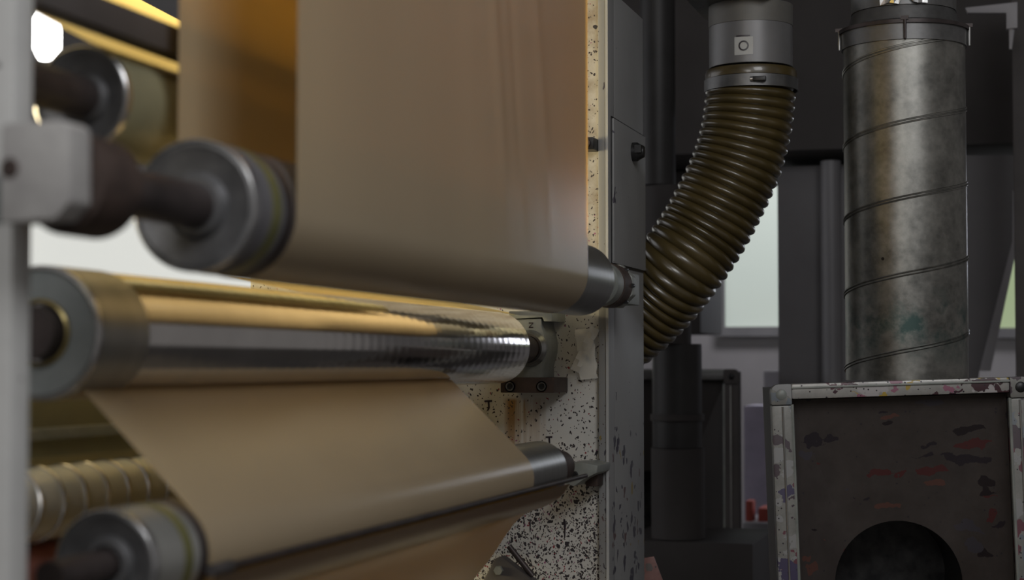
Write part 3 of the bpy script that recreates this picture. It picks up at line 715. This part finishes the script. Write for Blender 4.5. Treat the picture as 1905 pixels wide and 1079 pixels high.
# ------------------------------------------------------------------ hood (box) with round throat, duct on top
def hood(loc, rz, roll, label, group, frame_m, rail_m, panel_m, s=1.0):
    t = thing('exhaust_hood', loc, label, 'extraction hood', None, rot=(0, roll, rz))
    w, h, b = 0.262 * s, 0.43 * s, 0.042 * s
    def bar(x0, x1, z0, z1, m, n='frame_rail'):
        mb = MB().box((x0, -0.02, z0), (x1, 0.02, z1)); o = mb.build(n, m, t, bevel=0.005 * s)
        return o
    bar(-w + b, w - b, h - b * 0.75, h, rail_m)
    MB().box((-w + b, -0.024, h - 0.010), (w - b, -0.0205, h - 0.006)).build('rail_lip', M_bgrey, t, bevel=0.001)
    bar(-w + b, w - b, -h, -h + b, frame_m)
    for sx in (-1, 1):
        x0, x1 = sorted((sx * w, sx * (w - b)))
        bar(x0, x1, -h + b + 0.001, h - b - 0.001, frame_m)
        MB().tube([(sx * (w - b * 0.55), -0.021, -h + b), (sx * (w - b * 0.55), -0.021, h - b * 1.1)], 0.0022, 8).build('edge_bead', M_steel, t)
        MB().tube([(sx * (w - b), -0.016, -h + b), (sx * (w - b), -0.016, h - b)], 0.004, 8).build('edge_bead', M_bgrey, t)
        for sz in (-1, 1):
            cx, cz = sx * (w - b / 2), sz * (h - b / 2); q = b / 2
            pts = []
            for k in range(4):
                ang0 = 45 + 90 * k
                ccx = cx + (q - (0.016 if (k in (0, 3)) == (sx > 0) and (k in (0, 1)) == (sz > 0) else 0.003)) * (1 if k in (0, 3) else -1)
                ccz = cz + (q - (0.016 if (k in (0, 3)) == (sx > 0) and (k in (0, 1)) == (sz > 0) else 0.003)) * (1 if k in (0, 1) else -1)
                rr = 0.016 if (k in (0, 3)) == (sx > 0) and (k in (0, 1)) == (sz > 0) else 0.003
                for j in range(5):
                    a = math.radians(90 * k + 90 * j / 4); pts.append((ccx + rr * math.cos(a), ccz + rr * math.sin(a)))
            c = MB().prism(pts, -0.023, 0.018).build('corner_block', frame_m, t, bevel=0.001)
            MB().lathe([(-0.026, 0.0), (-0.026, 0.007), (-0.0235, 0.011)], (cx, 0, cz), n=24).build('screw', M_bgrey if sx < 0 else M_bolt, c)
    # square to round funnel
    n = 64; iw, ih = w - b, h - b * 0.8; rr = 0.133 * s; vs = []; fs = []
    K = 7
    for j in range(K + 1):
        f = j / K
        for i in range(n):
            k, g = divmod(i, 16); g = g / 8 - 1
            X, Z = [(iw, ih * g), (-iw * g, ih), (-iw, -ih * g), (iw * g, -ih)][k]
            a = math.radians(90 * k + 45 * g)
            vs.append(((1 - f) * X + f * rr * math.cos(a), 0.02 + 0.10 * f, (1 - f) * Z + f * rr * math.sin(a)))
    for j in range(K):
        for i in range(n):
            i2 = (i + 1) % n; fs.append((j*n+i, j*n+i2, (j+1)*n+i2, (j+1)*n+i))
    MB().add(vs, fs).build('funnel_panel', panel_m, t, ang=20)
    MB().lathe([(0.338, 0.0), (0.338, rr), (0.12, rr), (0.12, rr + 0.002), (0.341, rr + 0.002), (0.341, 0.0)], n=64).build('throat', M_bolt, t)
    # outer shell
    mb = MB().box((-w + 0.01, 0.021, -h + 0.01), (-w + 0.014, 0.36, h - 0.01)).box((w - 0.014, 0.021, -h + 0.01), (w - 0.01, 0.36, h - 0.01))
    mb.box((-w + 0.014, 0.021, h - 0.014), (w - 0.014, 0.36, h - 0.01)).box((-w + 0.014, 0.021, -h + 0.01), (w - 0.014, 0.36, -h + 0.014)).box((-w + 0.014, 0.356, -h + 0.014), (w - 0.014, 0.36, h - 0.014))
    mb.build('shell', M_darkp, t, smooth=False)
    for sx in (-1, 1):
        for yq in (0.03, 0.33):
            MB().box((sx * (w - 0.03) - 0.015, yq - 0.015, -loc[2]), (sx * (w - 0.03) + 0.015, yq + 0.015, -h + 0.009)).build('leg', M_darkp, t)
    return t
hc = PZ(1688, 1100, 3.62)
hood(hc, math.radians(12), math.radians(-1.9) , 'large ink smeared square hood with a round dark throat at the lower right', None, M_hoodframe, M_hoodtop, M_hoodpanel)
h2 = PZ(1205, 966, 6.1)
hood(Vector((h2.x, h2.y, h2.z)), math.radians(6), 0, 'dark blurred hood with a grey rim behind the stepped duct', None, M_darkp, M_galv_d, MATS['soot_dark_paint'], 1.2)

# spiral duct
dcx, dz0 = 1687, PZ(1687, 704, 3.87)
D0 = PZ(1687, 707, 3.87); DT = PZ(1687, 64, 3.87); RD = 112 * 3.87 / F
t = thing('spiral_duct', D0, 'thick galvanised spiral duct standing on the large hood', 'duct')
Hh = DT.z - D0.z
MB().lathe([(0.0, RD), (Hh, RD)], axis='z', n=96).build('duct_wall', M_galv, t)
pitch = 138 * 3.87 / F
pts = []
zz0 = (707 - 655) * 3.87 / F
n0 = 0
# phase: helix passes the camera facing side at y=655
import math as _m
face = math.atan2(-D0.y, -D0.x)
z = zz0 - pitch; a = face - 2 * PI
steps = int((Hh - zz0 + pitch) / pitch * 72)
for off in (0, 0.006):
    pts = []
    for i in range(steps + 40):
        aa = face + 2 * PI * (i / 72 - 1); zz = zz0 + pitch * (i / 72 - 1) + off
        if 0.002 < zz < Hh - 0.002: pts.append(((RD + 0.0004) * math.cos(aa), (RD + 0.0004) * math.sin(aa), zz))
    MB().tube(pts, 0.0022, 6).build('spiral_seam', M_galv, t)
# top collar, clamp ring, upper narrower duct
MB().lathe([(Hh - 0.028, RD + 0.004), (Hh + 0.012, RD + 0.005), (Hh + 0.02, RD - 0.01), (Hh + 0.05, RD - 0.02)], axis='z', n=96).build('collar', M_galv_d, t)
MB().lathe([(Hh + 0.008, RD + 0.003), (Hh + 0.006, RD + 0.010), (Hh + 0.014, RD + 0.010), (Hh + 0.016, RD + 0.003)], axis='z', n=96, close=True).build('clamp_ring', M_dark, t)
MB().lathe([(Hh + 0.051, RD - 0.018), (Hh + 0.4, RD - 0.018)], axis='z', n=96).build('upper_duct', M_galv_d, t)
for da in (-1.42, 0.02, 1.42):
    aa = face + da; x, y = (RD + 0.009) * math.cos(aa), (RD + 0.009) * math.sin(aa)
    MB().tube([(x, y, Hh + 0.02), (x, y, Hh - 0.028)], [0.004, 0.0032], 10).build('clip', M_dark if da == 0.02 else M_steel, t)
    MB().box((x - 0.008, y - 0.004, Hh + 0.012), (x + 0.008, y + 0.004, Hh + 0.020)).build('clip_head', M_dark, t)
# crumpled foil patch on the upper duct
vs = []; fs = []
K = 10
for i in range(K + 1):
    for j in range(5):
        aa = face - 0.42 + 0.85 * i / K; rr = RD - 0.014 + 0.006 * random.random()
        zz = Hh + 0.050 + 0.06 * j / 4 + (0.006 * random.random() if j == 0 else 0) + (0.02 if j == 0 and i in (5, 6) else 0)
        vs.append((rr * math.cos(aa), rr * math.sin(aa), zz))
for i in range(K):
    for j in range(4): fs.append((i*5+j, (i+1)*5+j, (i+1)*5+j+1, i*5+j+1))
MB().add(vs, fs).build('foil_patch', M_foil, t, smooth=False)

# ------------------------------------------------------------------ ribbed hose
zh = 4.0
cl = [(1397, 132), (1396, 175), (1389, 235), (1372, 300), (1345, 362), (1310, 428), (1268, 490), (1222, 548), (1170, 598), (1110, 640), (1050, 665)]
ctr = [PZ(u, v, zh + (0.0 if i < 7 else 0.03 * (i - 6))) for i, (u, v) in enumerate(cl)]
def catmull(P, t):
    n = len(P) - 1; i = min(int(t * n), n - 1); f = t * n - i
    p0, p1, p2, p3 = P[max(i-1, 0)], P[i], P[i+1], P[min(i+2, n)]
    return 0.5 * ((2*p1) + (p2-p0)*f + (2*p0-5*p1+4*p2-p3)*f*f + (-p0+3*p1-3*p2+p3)*f**3)
dens = [catmull(ctr, i / 2000) for i in range(2001)]
cum = [0]
for i in range(2000): cum.append(cum[-1] + (dens[i+1] - dens[i]).length)
tot = cum[-1]
RP = 0.0212; nrib = int(tot / RP); S = nrib * 10
pts = []; rs = []; k = 0
for i in range(S + 1):
    s = tot * i / S
    while k < 1999 and cum[k+1] < s: k += 1
    f = (s - cum[k]) / max(1e-9, cum[k+1] - cum[k]); pts.append(dens[k].lerp(dens[k+1], min(1, f)))
    ph = (s / (tot / nrib)) % 1.0
    taper = 1.0
    rs.append((0.0935 + 0.0085 * abs(math.sin(PI * ph)) ** 0.75) * (1.0 if s > 0.045 else 0.985))
t = thing('ribbed_hose', ctr[0], 'amber brown ribbed flexible hose bending down from the pale collar behind the column', 'hose')
o = MB().tube([p - ctr[0] for p in pts], rs, 64).build('hose_wall', M_hose, t, ang=75)
# cuff bands at the top
MB().lathe([(-0.0205, 0.096), (-0.0205, 0.102), (-0.008, 0.103), (-0.0005, 0.100), (-0.0005, 0.0955)], (0, 0, 0), 'z', 72, True).build('cuff', M_hose, t)
c2 = Vector((0, 0, -0.030))
MB().lathe([(-0.048, 0.1025), (-0.048, 0.1050), (-0.022, 0.1050), (-0.022, 0.1025)], (0, 0, 0), 'z', 72, True).build('clamp_band', M_galv_d, t)
fa = math.atan2(-ctr[0].y, -ctr[0].x)
x, y = 0.107 * math.cos(fa + 0.1), 0.107 * math.sin(fa + 0.1)
MB().box((x - 0.006, y - 0.008, -0.040), (x + 0.022, y + 0.006, -0.030)).build('clamp_screw', M_bolt, t, bevel=0.001)
MB().lathe([(x - 0.012, 0.0), (x - 0.012, 0.006), (x - 0.006, 0.006), (x - 0.006, 0.0)], (0, y, -0.035), 'x', 14).build('screw_head', M_bright, t)

ct = PZ(1397, 128, zh); tp_ = PZ(1397, 12, zh)
t = thing('duct_collar', ct, 'pale grey round duct collar with a square sticker, above the ribbed hose', 'duct collar')
hh = tp_.z - ct.z
RC = 0.0935
MB().lathe([(0.0005, RC - 0.004), (0.0005, RC), (hh * 0.66, RC), (hh * 0.66, RC - 0.004)], axis='z', n=80, close=True).build('lower_collar', M_cuff, t)
MB().lathe([(hh * 0.66 + 0.0005, RC - 0.004), (hh * 0.66 + 0.0005, RC + 0.001), (hh, RC + 0.001), (hh, RC - 0.004)], axis='z', n=80, close=True).build('upper_collar', M_cuffd, t)
fp = MB().box((-0.125, -0.13, hh + 0.0005), (0.06, 0.12, hh + 0.006)).build('flange', M_galv_d, t, smooth=False)
# sticker wraps the collar: small curved patch, with a printed ring
def patch(a0, a1, z0, z1, rr):
    vs = []; fs = []
    for i in range(9):
        a = a0 + (a1 - a0) * i / 8
        for z in (z0, z1): vs.append((rr * math.cos(a), rr * math.sin(a), z))
    for i in range(8): fs.append((2*i, 2*i+2, 2*i+3, 2*i+1))
    return MB().add(vs, fs)
sx0 = -13 * zh / F / RC; sw = 17 * zh / F / RC
zc_ = (128 - 98) * zh / F
st = patch(fa + sx0 - sw, fa + sx0 + sw, zc_ - 0.020, zc_ + 0.020, RC + 0.0008).build('sticker', M_white_lbl, t)
vs = []; fs = []
for i in range(32):
    a = 2 * PI * i / 32
    for q in (0.0080, 0.0115):
        aa = fa + sx0 + q * math.cos(a) / RC; vs.append(((RC + 0.0013) * math.cos(aa), (RC + 0.0013) * math.sin(aa), zc_ + q * math.sin(a)))
for i in range(32):
    j = (i + 1) % 32; fs.append((2*i, 2*i+1, 2*j+1, 2*j))
MB().add(vs, fs).build('printed_ring', M_ink, st, smooth=False)
patch(fa + sx0 - sw * 0.8, fa + sx0 + sw * 0.7, zc_ + 0.0205, zc_ + 0.0235, RC + 0.001).build('sticker_shadow_line', M_ink, st)

# ------------------------------------------------------------------ background machinery
def slab(name, u0, v0, u1, v1, Y, dy, mat, label, cat, bevel=0.004):
    a, b = span(u0, v0, u1, v1, Y, dy); base = Vector(((a.x + b.x) / 2, Y, a.z))
    return tag(MB().box(a, b).build(name, mat, loc=base, bevel=bevel), label, cat)
M_gpanel = surf('mid_grey_panel', (0.12, 0.114, 0.120), (0.15, 0.144, 0.150), 0.5, 0.1, 2)
M_gpanel2 = surf('lilac_grey_panel', (0.17, 0.165, 0.175), (0.20, 0.195, 0.205), 0.5, 0.1, 2)
M_lightp = surf('pale_panel', (0.30, 0.29, 0.31), (0.36, 0.35, 0.37), 0.5, 0, 3)
# overhead housing
slab('overhead_housing', 1120, -500, 2300, 292, 6.15, 1.2, MATS['soot_dark_paint'], 'huge dark dryer housing overhead behind the ducts', 'dryer housing')
t = slab('grey_cabinet', 1452, 304, 1640, 1300, 6.35, 0.6, M_gpanel, 'tall mid grey cabinet between the hose and the spiral duct', 'cabinet')
c = PY(1545, 480, 6.3); 
a = PY(1545, 300, 6.28); b = PY(1545, 690, 6.28)
o = tag(MB().tube([(a.x, 6.28, a.z), (a.x, 6.28, 0.0)], 0.035, 24).build('conduit_pipe', M_gpanel2, loc=(a.x, 6.28, 0)), 'smooth grey vertical pipe in front of the tall grey cabinet', 'pipe')
# right slanted panel
Yq = 6.2
P5 = [PY(*q, Yq) for q in ((1750, 289), (1888, 289), (1884, 450), (1822, 690), (1810, 760), (1750, 760))]
base = P5[-1]
t = thing('slanted_panel', base, 'dark grey panel with a pale slanting edge, right of the spiral duct', 'panel')
MB().prism([(p.x - base.x, p.z - base.z) for p in P5], 0, 0.05).build('panel', M_gpanel, t, smooth=False)
P6 = [PY(*q, Yq) for q in ((1884, 355), (1893, 355), (1893, 455), (1843, 690), (1822, 690), (1883, 450))]
MB().prism([(p.x - base.x, p.z - base.z) for p in P6], -0.012, -0.0005).build('pale_edge', M_lightp, t, smooth=False)
slab('black_upright', 1897, -60, 1960, 1300, 5.6, 0.1, M_darkp, 'black upright at the right edge of the picture', 'post')
# L bracket top right
Pq = [PY(*q, 5.2) for q in ((1795, 14), (1893, 3), (1893, 52), (1872, 54), (1872, 24), (1800, 24))]
b = Pq[0]
t = thing('wall_bracket', b, 'pale grey L shaped bracket at the top right above the black upright', 'bracket')
MB().prism([(p.x - b.x, p.z - b.z) for p in Pq], 0, 0.03).build('arm', M_lightp, t, bevel=0.003)
e = PY(1880, 90, 5.2)
MB().tube([(Pq[3].x - b.x + 0.015, 0.015, Pq[3].z - b.z), (e.x - b.x, 0.015, e.z - b.z)], [0.008, 0.004], 10).build('hook', M_lightp, t)
# far duct behind the column
def far_duct(u, v0, v1, rpx, zc, mat, label):
    a = PZ(u, v1, zc); b = PZ(u, v0, zc); R = rpx * zc / F
    t = thing('vertical_duct', a, label, 'duct')
    MB().lathe([(0, R), (b.z - a.z, R)], axis='z', n=48).build('duct_wall', mat, t)
    MB().lathe([(0.0, R), (0.0, R + 0.012), (0.04, R + 0.012), (0.04, R)], axis='z', n=48, close=True).build('lower_flange', M_dark, t)
    return t
far = thing('vertical_duct', PZ(1258, 1014, 5.45), 'dim stepped vertical duct behind the column, left of the ribbed hose', 'duct')
fb = PZ(1258, 1014, 5.45); fb.z = PY(1400, 1012, 5.3).z + 0.002; far.location = fb
M_gd2 = surf('dark_duct_metal', (0.028, 0.027, 0.027), (0.045, 0.043, 0.043), 0.5, 0.4, 5)  # one very dark metal tone for the far duct
M_soot = MATS['soot_dark_paint']
def sec(n, u, v0, v1, rpx, m):
    a = PZ(u, v1, 5.45); b = PZ(u, v0, 5.45); a.z = max(a.z, fb.z); R = rpx * 5.45 / F
    MB().lathe([(a.z - fb.z, R), (b.z - fb.z, R)], (a.x - fb.x, a.y - fb.y, 0), 'z', 48).build(n, m, far)
sec('dark_boot', 1262, 833, 1014, 50, M_soot); sec('lower_section', 1260, 640, 832, 46, M_gd2)
sec('flange', 1260, 770, 782, 50, M_soot); sec('middle_section', 1240, 346, 640, 46, M_soot)
sec('upper_section', 1224, -40, 345, 33, M_gd2)
# dark machine body at lower left behind column
slab('dark_machine', 1150, 318, 1302, 620, 6.6, 0.5, MATS['soot_dark_paint'], 'dark machine body behind the ribbed hose', 'machine')
slab('low_machine', 1150, 1012, 1400, 1400, 5.3, 0.5, MATS['soot_dark_paint'], 'low dark machine base between the column and the large hood', 'machine')
# small coloured things in the gap
slab('pale_locker', 1386, 755, 1432, 1256, 7.4, 0.3, surf('lilac_white_paint', (0.38, 0.35, 0.45), (0.46, 0.42, 0.54), 0.5, 0, 10), 'pale lilac locker seen in the gap beside the large hood', 'locker')
slab('work_bench', 1383, 973, 1445, 1290, 6.85, 0.4, M_lightp, 'pale bench top in the gap left of the large hood', 'bench')
slab('red_container', 1410, 946, 1440, 972.5, 6.9, 0.15, surf('orange_red', (0.40, 0.07, 0.05), (0.5, 0.10, 0.07), 0.5, 0, 10), 'orange red container on the pale bench in the gap', 'container')
slab('red_tin', 1387, 932, 1400, 972.5, 6.9, 0.08, MATS['orange_red'], 'narrow red tin left of the orange red container', 'tin')
slab('grey_cover', 1424, 690, 1456, 1245, 7.8, 0.2, M_lightp, 'pale grey cover against the white wall beside the grey cabinet', 'cover')

# ceiling lamp at upper left seen as a bright octagon
lp = PZ(86, 62, 6.5)
t = thing('hanging_lamp', lp, 'blown out white round lamp at the top left corner beside the grey post', 'lamp')
R = 30 * 6.5 / F
MB().lathe([(-0.105, R * 0.5), (-0.06, R), (0.05, R), (0.105, R * 0.5)], axis='z', n=8).build('glass', M_lamp, t)
MB().lathe([(0.106, R * 0.5), (0.15, R * 0.3), (0.2, 0.02)], axis='z', n=32).build('cap', M_dark, t)
MB().tube([(0, 0, 0.2), (0, 0, ZC - lp.z)], 0.006, 8).build('cord', M_cable, t)
